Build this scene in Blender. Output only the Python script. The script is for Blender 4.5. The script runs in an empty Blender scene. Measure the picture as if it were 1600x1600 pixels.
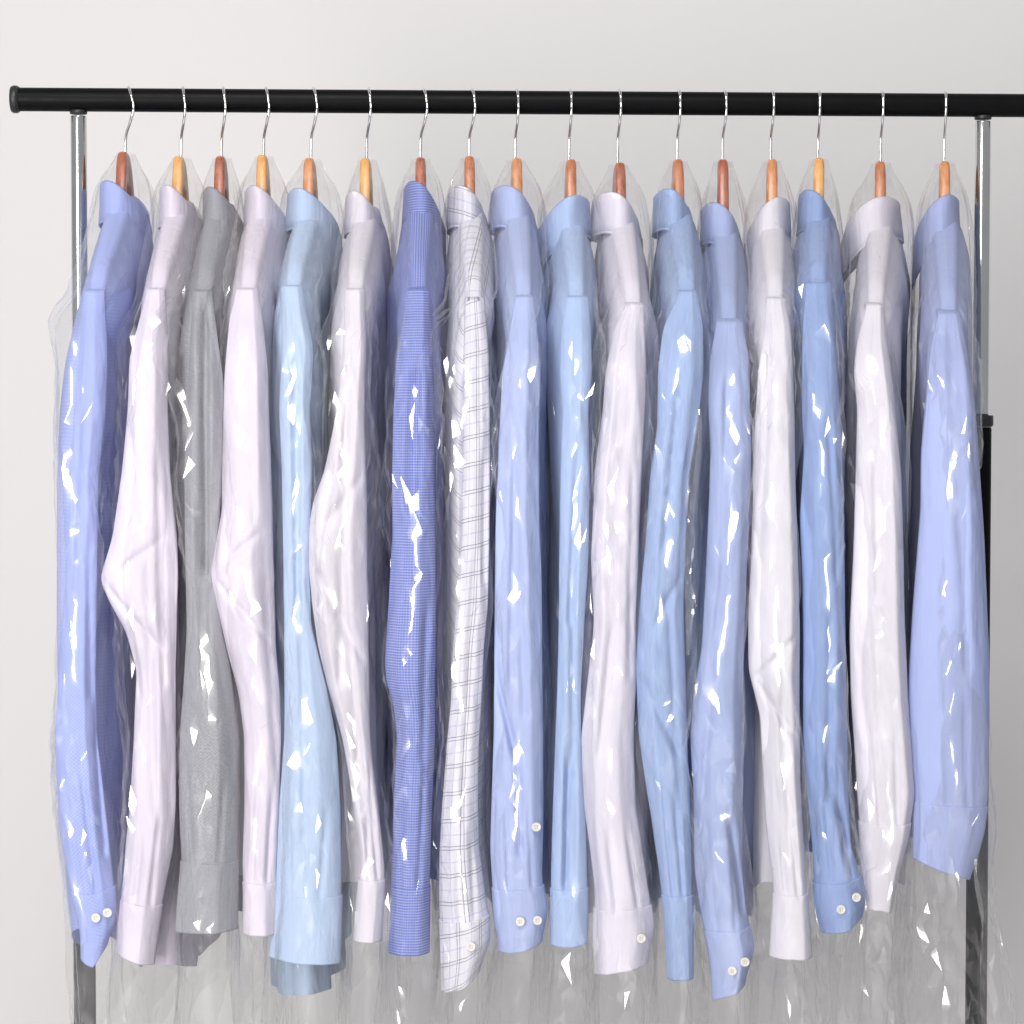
import bpy, math, random
import numpy as np
from mathutils import Vector, Matrix

random.seed(7)
sc = bpy.context.scene
COL = sc.collection

# ------------------------------------------------------------------ camera
RAIL_Z = 1.60
MM = 0.0007                     # metres per photo pixel in the plane of the rail
D = 2.4
F = D / MM
PITCH, YAW = math.radians(2.1), math.radians(2.36)
T = np.array([0.0, 0.0, RAIL_Z - (800 - 164) * MM])
fw = np.array([math.sin(YAW) * math.cos(PITCH), math.cos(YAW) * math.cos(PITCH), -math.sin(PITCH)])
CAM = T - D * fw
rt = np.cross(fw, [0, 0, 1.0]); rt /= np.linalg.norm(rt)
up = np.cross(rt, fw)

def at(px, py, Y):
    """photo pixel -> world point on the plane y = Y"""
    px = np.asarray(px, float); py = np.asarray(py, float)
    d = fw * F + rt * (px[..., None] - 800) + up * (800 - py[..., None])
    k = (Y - CAM[1]) / d[..., 1]
    return CAM + d * k[..., None]

def atx(px, py, Y): return at(px, py, Y)[..., 0]
def atz(px, py, Y): return at(px, py, Y)[..., 2]

# ------------------------------------------------------------------ noise
class Noise:
    def __init__(s, seed):
        r = np.random.RandomState(seed)
        s.p = r.permutation(512); s.g = r.uniform(0, 2 * np.pi, 512); s.v = r.uniform(-1, 1, 512)
    def h(s, i, j): return s.p[(s.p[i & 511] + j) & 511]
    def perlin(s, x, y):
        x = np.asarray(x, float); y = np.asarray(y, float)
        x, y = np.broadcast_arrays(x, y)
        i = np.floor(x).astype(int); j = np.floor(y).astype(int)
        fx = x - i; fy = y - j
        def gr(di, dj):
            a = s.g[s.h(i + di, j + dj)]
            return np.cos(a) * (fx - di) + np.sin(a) * (fy - dj)
        u = fx * fx * fx * (fx * (fx * 6 - 15) + 10); v = fy * fy * fy * (fy * (fy * 6 - 15) + 10)
        a = gr(0, 0) * (1 - u) + gr(1, 0) * u; b = gr(0, 1) * (1 - u) + gr(1, 1) * u
        return (a * (1 - v) + b * v) * 1.5
    def facet(s, x, y):
        """piecewise planar triangles with sharp creases"""
        x, y = np.broadcast_arrays(np.asarray(x, float), np.asarray(y, float))
        k = (x + y) * 0.3660254
        X = x + k; Y = y + k
        i = np.floor(X).astype(int); j = np.floor(Y).astype(int)
        fx = X - i; fy = Y - j
        V = lambda a, b: s.v[s.h(a, b)]
        c0 = V(i, j); c2 = V(i + 1, j + 1)
        lo = np.where(fx > fy, V(i + 1, j), V(i, j + 1))
        mx = np.maximum(fx, fy); mn = np.minimum(fx, fy)
        return c0 * (1 - mx) + lo * (mx - mn) + c2 * mn

def sstep(a, b, x):
    t = np.clip((np.asarray(x, float) - a) / (b - a), 0, 1)
    return t * t * (3 - 2 * t)

def curve(rows, ys, sig=9):
    """smooth interpolation of traced rows (y, value)"""
    r = np.array(rows, float)
    full = np.arange(r[0, 0] - 60, r[-1, 0] + 61, 2.0)
    v = np.interp(full, r[:, 0], r[:, 1])
    n = int(sig * 3 / 2) + 1
    k = np.exp(-0.5 * (np.arange(-n, n + 1) * 2 / sig) ** 2); k /= k.sum()
    v = np.convolve(np.pad(v, n, mode='edge'), k, 'valid')
    return np.interp(ys, full, v)

# ------------------------------------------------------------------ object helpers
def new_mesh(name, verts, faces, mats, parent=None, uvs=None, smooth=True, mat_idx=None):
    me = bpy.data.meshes.new(name)
    verts = np.asarray(verts, float).reshape(-1, 3)
    if parent is not None:
        verts = verts - np.array(parent_origin(parent))
    if isinstance(faces, np.ndarray):
        me.vertices.add(len(verts)); me.vertices.foreach_set('co', verts.ravel())
        n4 = len(faces); me.loops.add(n4 * 4); me.loops.foreach_set('vertex_index', faces.ravel().astype(np.int32))
        me.polygons.add(n4); me.polygons.foreach_set('loop_start', np.arange(n4, dtype=np.int32) * 4); me.polygons.foreach_set('loop_total', np.full(n4, 4, np.int32))
        me.update(calc_edges=True)
    else:
        me.from_pydata(verts.tolist(), [], faces)
    for m in (mats if isinstance(mats, (list, tuple)) else [mats]): me.materials.append(m)
    if smooth: me.polygons.foreach_set('use_smooth', [True] * len(me.polygons))
    if mat_idx is not None: me.polygons.foreach_set('material_index', mat_idx)
    if uvs is not None:
        li = np.empty(len(me.loops), int); me.loops.foreach_get('vertex_index', li)
        uv = me.uv_layers.new(name='UVMap')
        uv.data.foreach_set('uv', np.asarray(uvs, float).reshape(-1, 2)[li].ravel())
    me.update()
    o = bpy.data.objects.new(name, me); COL.objects.link(o)
    if parent is not None: o.parent = parent
    return o

def parent_origin(p):
    o = np.zeros(3)
    while p is not None:
        o = o + np.array(p.location); p = p.parent
    return o

def grid_faces(nv, nu, closed=True):
    i = np.arange(nv - 1)[:, None]; m = nu if closed else nu - 1
    j = np.arange(m)[None, :]; jn = (j + 1) % nu
    f = np.stack([i * nu + j, (i + 1) * nu + j, (i + 1) * nu + jn, i * nu + jn], -1)
    return f.reshape(-1, 4).tolist()

def grid(name, V, mat, parent=None, uv=None, closed=True, cap0=False, cap1=False):
    nv, nu, _ = V.shape
    f = grid_faces(nv, nu, closed)
    if not (cap0 or cap1): f = np.array(f)
    if cap0: f.append(list(range(nu)))
    if cap1: f.append(list(range((nv - 1) * nu, nv * nu))[::-1])
    return new_mesh(name, V, f, mat, parent, uv)

def tube(path, rad, n=12, caps=True):
    P = np.asarray(path, float); m = len(P)
    R = np.full(m, rad) if np.isscalar(rad) else np.asarray(rad, float)
    tn = np.gradient(P, axis=0); tn /= np.linalg.norm(tn, axis=1)[:, None]
    ref = np.array([1.0, 0, 0]) if abs(tn[0][0]) < 0.8 else np.array([0, 1.0, 0])
    V = []
    u = ref
    for k in range(m):
        u = u - tn[k] * np.dot(u, tn[k]); u /= np.linalg.norm(u)
        w = np.cross(tn[k], u)
        th = np.linspace(0, 2 * np.pi, n, endpoint=False)
        V.append(P[k] + R[k] * (np.cos(th)[:, None] * u + np.sin(th)[:, None] * w))
    V = np.array(V)
    f = grid_faces(m, n)
    if caps: f += [list(range(n)), list(range((m - 1) * n, m * n))[::-1]]
    return V.reshape(-1, 3), f

def catmull(pts, per=8):
    P = np.array(pts, float); P = np.vstack([2 * P[0] - P[1], P, 2 * P[-1] - P[-2]])
    out = []
    for i in range(1, len(P) - 2):
        for t in np.linspace(0, 1, per, endpoint=False):
            a, b, c, d = P[i - 1], P[i], P[i + 1], P[i + 2]
            out.append(0.5 * (2 * b + (c - a) * t + (2 * a - 5 * b + 4 * c - d) * t * t + (3 * b - a - 3 * c + d) * t ** 3))
    out.append(P[-2])
    return np.array(out)

def lathe_along(profile, origin, axis, n=32):
    """profile rows (t along axis, radius)"""
    ax = np.array(axis, float); ax /= np.linalg.norm(ax)
    ref = np.array([0, 0, 1.0]) if abs(ax[2]) < 0.9 else np.array([1.0, 0, 0])
    u = np.cross(ax, ref); u /= np.linalg.norm(u); w = np.cross(ax, u)
    th = np.linspace(0, 2 * np.pi, n, endpoint=False)
    V = np.array([np.array(origin) + ax * t + r * (np.cos(th)[:, None] * u + np.sin(th)[:, None] * w) for t, r in profile])
    m = len(profile)
    return V.reshape(-1, 3), grid_faces(m, n) + [list(range(n)), list(range((m - 1) * n, m * n))[::-1]]

def empty(name, loc, label, cat, group=None):
    o = bpy.data.objects.new(name, None); COL.objects.link(o)
    o.empty_display_size = 0.05; o.location = [float(v) for v in loc]
    o['label'] = label; o['category'] = cat
    if group: o['group'] = group
    return o

# ------------------------------------------------------------------ materials
def srgb(r, g, b):
    f = lambda c: (c / 255 / 12.92) if c / 255 <= 0.04045 else ((c / 255 + 0.055) / 1.055) ** 2.4
    return (f(r), f(g), f(b), 1)

def mat(name):
    m = bpy.data.materials.new(name); m.use_nodes = True
    nt = m.node_tree; nt.nodes.clear()
    return m, nt, nt.nodes, nt.links

def N(nt, typ, **kw):
    n = nt.nodes.new(typ)
    for k, v in kw.items():
        if k in n.bl_rna.properties: setattr(n, k, v)
        else: n.inputs[k].default_value = v
    return n

def math_node(nt, op, a, b=None, clamp=False):
    n = nt.nodes.new('ShaderNodeMath'); n.operation = op; n.use_clamp = clamp
    for i, v in enumerate((a, b)):
        if v is None: continue
        if isinstance(v, (int, float)): n.inputs[i].default_value = v
        else: nt.links.new(v, n.inputs[i])
    return n.outputs[0]

def mixcol(nt, fac, a, b, blend='MIX'):
    n = nt.nodes.new('ShaderNodeMix'); n.data_type = 'RGBA'; n.blend_type = blend
    for s, v in ((n.inputs['Factor'], fac), (n.inputs['A'], a), (n.inputs['B'], b)):
        if isinstance(v, (int, float, tuple)): s.default_value = v
        else: nt.links.new(v, s)
    return n.outputs['Result']

def cloth(name, col, pattern=None, trans=0.22):
    m, nt, nodes, links = mat(name)
    out = N(nt, 'ShaderNodeOutputMaterial')
    uv = N(nt, 'ShaderNodeUVMap', uv_map='UVMap')
    sep = N(nt, 'ShaderNodeSeparateXYZ'); links.new(uv.outputs[0], sep.inputs[0])
    U, Vv = sep.outputs[0], sep.outputs[1]
    big = N(nt, 'ShaderNodeTexNoise', Scale=9.0, Detail=3.0); links.new(uv.outputs[0], big.inputs['Vector'])
    base = mixcol(nt, big.outputs['Fac'], tuple(c * 0.93 for c in col[:3]) + (1,), tuple(min(1, c * 1.05) for c in col[:3]) + (1,))
    def stripes(coord, period, duty, off=0.0):
        f = math_node(nt, 'FRACT', math_node(nt, 'ADD', math_node(nt, 'DIVIDE', coord, period), off))
        return math_node(nt, 'LESS_THAN', f, duty)
    height = None
    if pattern == 'dobby':
        fine = N(nt, 'ShaderNodeTexChecker', Scale=520.0); links.new(uv.outputs[0], fine.inputs['Vector'])
        base = mixcol(nt, math_node(nt, 'MULTIPLY', fine.outputs['Fac'], 0.22), base, (0.75, 0.80, 0.95, 1)); height = fine.outputs['Fac']
    elif pattern == 'minicheck':
        a = stripes(U, 0.0027, 0.45); b = stripes(Vv, 0.0027, 0.45)
        s = math_node(nt, 'MULTIPLY', math_node(nt, 'ADD', math_node(nt, 'MULTIPLY', a, 0.35), math_node(nt, 'MULTIPLY', b, 0.60)), 0.45)
        base = mixcol(nt, s, base, (0.78, 0.82, 0.95, 1))
    elif pattern == 'windowpane':
        def pair(coord, period, off):
            return math_node(nt, 'MAXIMUM', stripes(coord, period, 0.034, off), stripes(coord, period, 0.034, off + 0.12))
        # horizontal lines climb slightly across the cloth
        vv = math_node(nt, 'ADD', Vv, math_node(nt, 'MULTIPLY', U, 0.16))
        dark = math_node(nt, 'MAXIMUM', pair(U, 0.024, 0.1), pair(vv, 0.027, 0.0))
        soft = math_node(nt, 'MAXIMUM', stripes(U, 0.024, 0.05, 0.62), stripes(vv, 0.027, 0.05, 0.55))
        base = mixcol(nt, math_node(nt, 'MULTIPLY', soft, 0.35), base, (0.33, 0.33, 0.62, 1))
        base = mixcol(nt, math_node(nt, 'MULTIPLY', dark, 0.6), base, (0.06, 0.06, 0.10, 1))
    elif pattern == 'heather':
        n1 = N(nt, 'ShaderNodeTexNoise', Scale=520.0, Detail=2.0); links.new(uv.outputs[0], n1.inputs['Vector'])
        chk = N(nt, 'ShaderNodeTexChecker', Scale=640.0); links.new(uv.outputs[0], chk.inputs['Vector'])
        f = math_node(nt, 'ADD', math_node(nt, 'MULTIPLY', n1.outputs['Fac'], 0.8), math_node(nt, 'MULTIPLY', chk.outputs['Fac'], 0.16))
        base = mixcol(nt, f, tuple(c * 0.55 for c in col[:3]) + (1,), tuple(c * 1.45 for c in col[:3]) + (1,))
    elif pattern == 'chambray':
        mp = N(nt, 'ShaderNodeMapping'); mp.inputs['Scale'].default_value = (900, 60, 1); links.new(uv.outputs[0], mp.inputs[0])
        n1 = N(nt, 'ShaderNodeTexNoise', Scale=1.0, Detail=2.0); links.new(mp.outputs[0], n1.inputs['Vector'])
        base = mixcol(nt, math_node(nt, 'MULTIPLY', n1.outputs['Fac'], 0.4), base, (0.80, 0.86, 0.95, 1))
    wr = N(nt, 'ShaderNodeTexNoise', Scale=38.0, Detail=5.0, Roughness=0.6); links.new(uv.outputs[0], wr.inputs['Vector'])
    mw = N(nt, 'ShaderNodeMapping'); mw.inputs['Scale'].default_value = (75, 11, 1); mw.inputs['Rotation'].default_value = (0, 0, 0.12); links.new(uv.outputs[0], mw.inputs[0])
    w2 = N(nt, 'ShaderNodeTexNoise', Scale=1.0, Detail=3.0, Distortion=0.6); links.new(mw.outputs[0], w2.inputs['Vector'])
    wv = N(nt, 'ShaderNodeTexNoise', Scale=700.0, Detail=1.0); links.new(uv.outputs[0], wv.inputs['Vector'])
    h = math_node(nt, 'ADD', math_node(nt, 'ADD', math_node(nt, 'MULTIPLY', w2.outputs['Fac'], 1.0), math_node(nt, 'MULTIPLY', wr.outputs['Fac'], 0.8)), math_node(nt, 'MULTIPLY', wv.outputs['Fac'], 0.08))
    if height is not None: h = math_node(nt, 'ADD', h, math_node(nt, 'MULTIPLY', height, 0.08))
    bp = N(nt, 'ShaderNodeBump', Strength=0.28, Distance=0.0045); links.new(h, bp.inputs['Height'])
    p = N(nt, 'ShaderNodeBsdfPrincipled', Roughness=0.85)
    p.inputs['Specular IOR Level'].default_value = 0.2
    p.inputs['Sheen Weight'].default_value = 0.08
    links.new(base, p.inputs['Base Color']); links.new(bp.outputs[0], p.inputs['Normal'])
    tr = N(nt, 'ShaderNodeBsdfTranslucent'); links.new(base, tr.inputs['Color']); links.new(bp.outputs[0], tr.inputs['Normal'])
    mx = N(nt, 'ShaderNodeMixShader'); mx.inputs[0].default_value = trans
    links.new(p.outputs[0], mx.inputs[1]); links.new(tr.outputs[0], mx.inputs[2]); links.new(mx.outputs[0], out.inputs[0])
    return m

def simple(name, col, rough=0.5, metal=0.0, bump=None, spec=0.5):
    m, nt, nodes, links = mat(name)
    out = N(nt, 'ShaderNodeOutputMaterial')
    p = N(nt, 'ShaderNodeBsdfPrincipled', Roughness=rough, Metallic=metal)
    p.inputs['Specular IOR Level'].default_value = spec
    tc = N(nt, 'ShaderNodeTexCoord')
    n1 = N(nt, 'ShaderNodeTexNoise', Scale=bump[0] if bump else 40.0, Detail=4.0); links.new(tc.outputs['Object'], n1.inputs['Vector'])
    links.new(mixcol(nt, n1.outputs['Fac'], tuple(c * 0.9 for c in col[:3]) + (1,), tuple(min(1, c * 1.1) for c in col[:3]) + (1,)), p.inputs['Base Color'])
    rr = N(nt, 'ShaderNodeMapRange'); rr.inputs['To Min'].default_value = rough * 0.8; rr.inputs['To Max'].default_value = min(1, rough * 1.25)
    links.new(n1.outputs['Fac'], rr.inputs['Value']); links.new(rr.outputs[0], p.inputs['Roughness'])
    if bump:
        b = N(nt, 'ShaderNodeBump', Strength=bump[1], Distance=bump[2]); links.new(n1.outputs['Fac'], b.inputs['Height']); links.new(b.outputs[0], p.inputs['Normal'])
    links.new(p.outputs[0], out.inputs[0])
    return m

def wood(name, c0, c1):
    m, nt, nodes, links = mat(name)
    out = N(nt, 'ShaderNodeOutputMaterial')
    tc = N(nt, 'ShaderNodeTexCoord'); mp = N(nt, 'ShaderNodeMapping'); mp.inputs['Scale'].default_value = (160, 18, 45)
    links.new(tc.outputs['Object'], mp.inputs[0])
    n1 = N(nt, 'ShaderNodeTexNoise', Scale=1.0, Detail=5.0, Distortion=1.2); links.new(mp.outputs[0], n1.inputs['Vector'])
    p = N(nt, 'ShaderNodeBsdfPrincipled', Roughness=0.38)
    p.inputs['Coat Weight'].default_value = 0.25; p.inputs['Coat Roughness'].default_value = 0.2
    rmp = N(nt, 'ShaderNodeMapRange'); rmp.inputs['From Min'].default_value = 0.3; rmp.inputs['From Max'].default_value = 0.7
    links.new(n1.outputs['Fac'], rmp.inputs['Value'])
    links.new(mixcol(nt, rmp.outputs[0], c0, c1), p.inputs['Base Color'])
    b = N(nt, 'ShaderNodeBump', Strength=0.2, Distance=0.001); links.new(n1.outputs['Fac'], b.inputs['Height']); links.new(b.outputs[0], p.inputs['Normal'])
    links.new(p.outputs[0], out.inputs[0])
    return m

def film(name):
    m, nt, nodes, links = mat(name)
    out = N(nt, 'ShaderNodeOutputMaterial')
    lw = N(nt, 'ShaderNodeLayerWeight', Blend=0.5)
    facing = lw.outputs['Facing']
    p5 = math_node(nt, 'POWER', facing, 4.0)
    fr = math_node(nt, 'ADD', math_node(nt, 'MULTIPLY', p5, 0.15), 0.09, True)
    gl = N(nt, 'ShaderNodeBsdfGlossy', Roughness=0.085); gl.inputs['Color'].default_value = (1, 1, 1, 1)
    gl2 = N(nt, 'ShaderNodeBsdfGlossy', Roughness=0.3)
    mg = N(nt, 'ShaderNodeMixShader'); mg.inputs[0].default_value = 0.35; links.new(gl.outputs[0], mg.inputs[1]); links.new(gl2.outputs[0], mg.inputs[2])
    tr = N(nt, 'ShaderNodeBsdfTransparent'); tr.inputs['Color'].default_value = (1, 1, 1, 1)
    mx = N(nt, 'ShaderNodeMixShader'); links.new(fr, mx.inputs[0]); links.new(tr.outputs[0], mx.inputs[1]); links.new(mg.outputs[0], mx.inputs[2])
    df = N(nt, 'ShaderNodeBsdfDiffuse'); df.inputs['Color'].default_value = (0.8, 0.8, 0.8, 1)
    tl = N(nt, 'ShaderNodeBsdfTranslucent'); tl.inputs['Color'].default_value = (0.8, 0.8, 0.8, 1)
    m2 = N(nt, 'ShaderNodeMixShader'); m2.inputs[0].default_value = 0.5; links.new(df.outputs[0], m2.inputs[1]); links.new(tl.outputs[0], m2.inputs[2])
    hz = math_node(nt, 'ADD', math_node(nt, 'MULTIPLY', math_node(nt, 'POWER', facing, 3.0), 0.05), 0.032)
    m3 = N(nt, 'ShaderNodeMixShader'); links.new(hz, m3.inputs[0]); links.new(mx.outputs[0], m3.inputs[1]); links.new(m2.outputs[0], m3.inputs[2])
    links.new(m3.outputs[0], out.inputs[0])
    return m

M_CHROME = simple('chrome', (0.78, 0.78, 0.76, 1), 0.13, 1.0)
M_POST = simple('post_chrome', (0.70, 0.71, 0.69, 1), 0.16, 1.0)
M_BLACK = simple('black_paint', (0.004, 0.004, 0.0045, 1), 0.42, 0.0, (60.0, 0.05, 0.001), 0.08)
M_PLASTIC = simple('black_plastic', (0.014, 0.014, 0.015, 1), 0.45)
M_BUTTON = simple('shell_button', (0.72, 0.69, 0.62, 1), 0.3)
M_HOLE = simple('button_thread', (0.35, 0.34, 0.36, 1), 0.9)
M_WALL = simple('painted_plaster', (0.80, 0.79, 0.78, 1), 0.9, 0.0, (220.0, 0.03, 0.0006), 0.2)
for n_ in M_WALL.node_tree.nodes:
    if n_.type == 'MIX':
        n_.inputs['A'].default_value = (0.73, 0.720, 0.713, 1); n_.inputs['B'].default_value = (0.74, 0.730, 0.723, 1)
M_FILM = film('clear_film')
M_FOLD = film('gathered_film')
for n_ in M_FOLD.node_tree.nodes:
    if n_.type == 'MATH' and n_.operation == 'ADD': n_.inputs[1].default_value *= 1.9
WOODS = {
    'red': wood('red_brown_wood', srgb(138, 66, 40), srgb(182, 98, 60)),
    'brown': wood('brown_wood', srgb(160, 90, 50), srgb(200, 124, 74)),
    'orange': wood('orange_wood', srgb(182, 110, 60), srgb(216, 148, 92)),
    'golden': wood('golden_wood', srgb(206, 140, 62), srgb(228, 172, 98)),
}

# ------------------------------------------------------------------ setting: the wall
WY = 1.15
wv, wf = [], []
w = new_mesh('wall', [(-4, WY, -0.2), (4, WY, -0.2), (4, WY, 3.6), (-4, WY, 3.6)], [(0, 1, 2, 3)], M_WALL, smooth=False)
w['kind'] = 'structure'
bounce_floor = new_mesh('floor', [(-4, -4, 0), (4, -4, 0), (4, WY, 0), (-4, WY, 0)], [(0, 1, 2, 3)], M_WALL, smooth=False)  # unseen floor, added so bounced light brightens the lower wall
bounce_floor['kind'] = 'structure'

# ------------------------------------------------------------------ clothes rack
xl, xr = float(atx(123.5, 300, 0)), float(atx(1535, 300, 0))
rack = empty('clothes_rack', ((xl + xr) / 2, 0, 0), 'black clothes rail on two chrome posts holding all the bagged shirts', 'clothes rack')
RR = 18 * MM
XA, XB = float(atx(26, 160, 0)), float(atx(1640, 170, 0))
prof = [(0, RR * .9), (0.0005, RR)] + [(t, RR) for t in np.linspace(0.001, XB - XA - .001, 60)] + [(XB - XA, RR * .9)]
v, f = lathe_along(prof, (XA, 0, RAIL_Z), (1, 0, 0), 40)
rail = new_mesh('rail', v, f, M_BLACK, rack)
for x0, s in ((XA, -1), (XB, 1)):
    pr = [(-0.003, RR + .0008), (0.0, RR + .0022), (0.003, RR + .0022), (0.0055, RR + .001), (0.006, RR * .8)]
    v, f = lathe_along(pr, (x0, 0, RAIL_Z), (s, 0, 0), 40)
    new_mesh('end_cap', v, f, M_PLASTIC, rail)
for x in (xl, xr):
    ztop = RAIL_Z - RR * .98
    zc = float(atz(1535, 656, 0))
    v, f = lathe_along([(0, .0085), (0.001, .0086)] + [(t, .0086) for t in np.linspace(.01, ztop - zc, 20)], (x, 0, ztop - .0055), (0, 0, -1), 36)
    post = new_mesh('post', v, f, M_POST, rack)
    v, f = lathe_along([(0, .0086), (.0015, .0094), (.0035, .0092), (.0042, .0088)], (x, 0, ztop + .0012), (0, 0, -1), 36)
    new_mesh('joint_ring', v, f, M_PLASTIC, post)
    v, f = lathe_along([(0, .0125), (.001, .0138), (.011, .0138), (.0125, .0125), (.0128, .0115)], (x, 0, zc + .005), (0, 0, -1), 36)
    new_mesh('locking_collar', v, f, M_PLASTIC, post)
    v, f = lathe_along([(0, .0112), (.002, .0119)] + [(t, .0119) for t in np.linspace(.01, zc - .012, 20)], (x, 0, zc - .008), (0, 0, -1), 36)
    new_mesh('lower_tube', v, f, M_BLACK, post)

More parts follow.
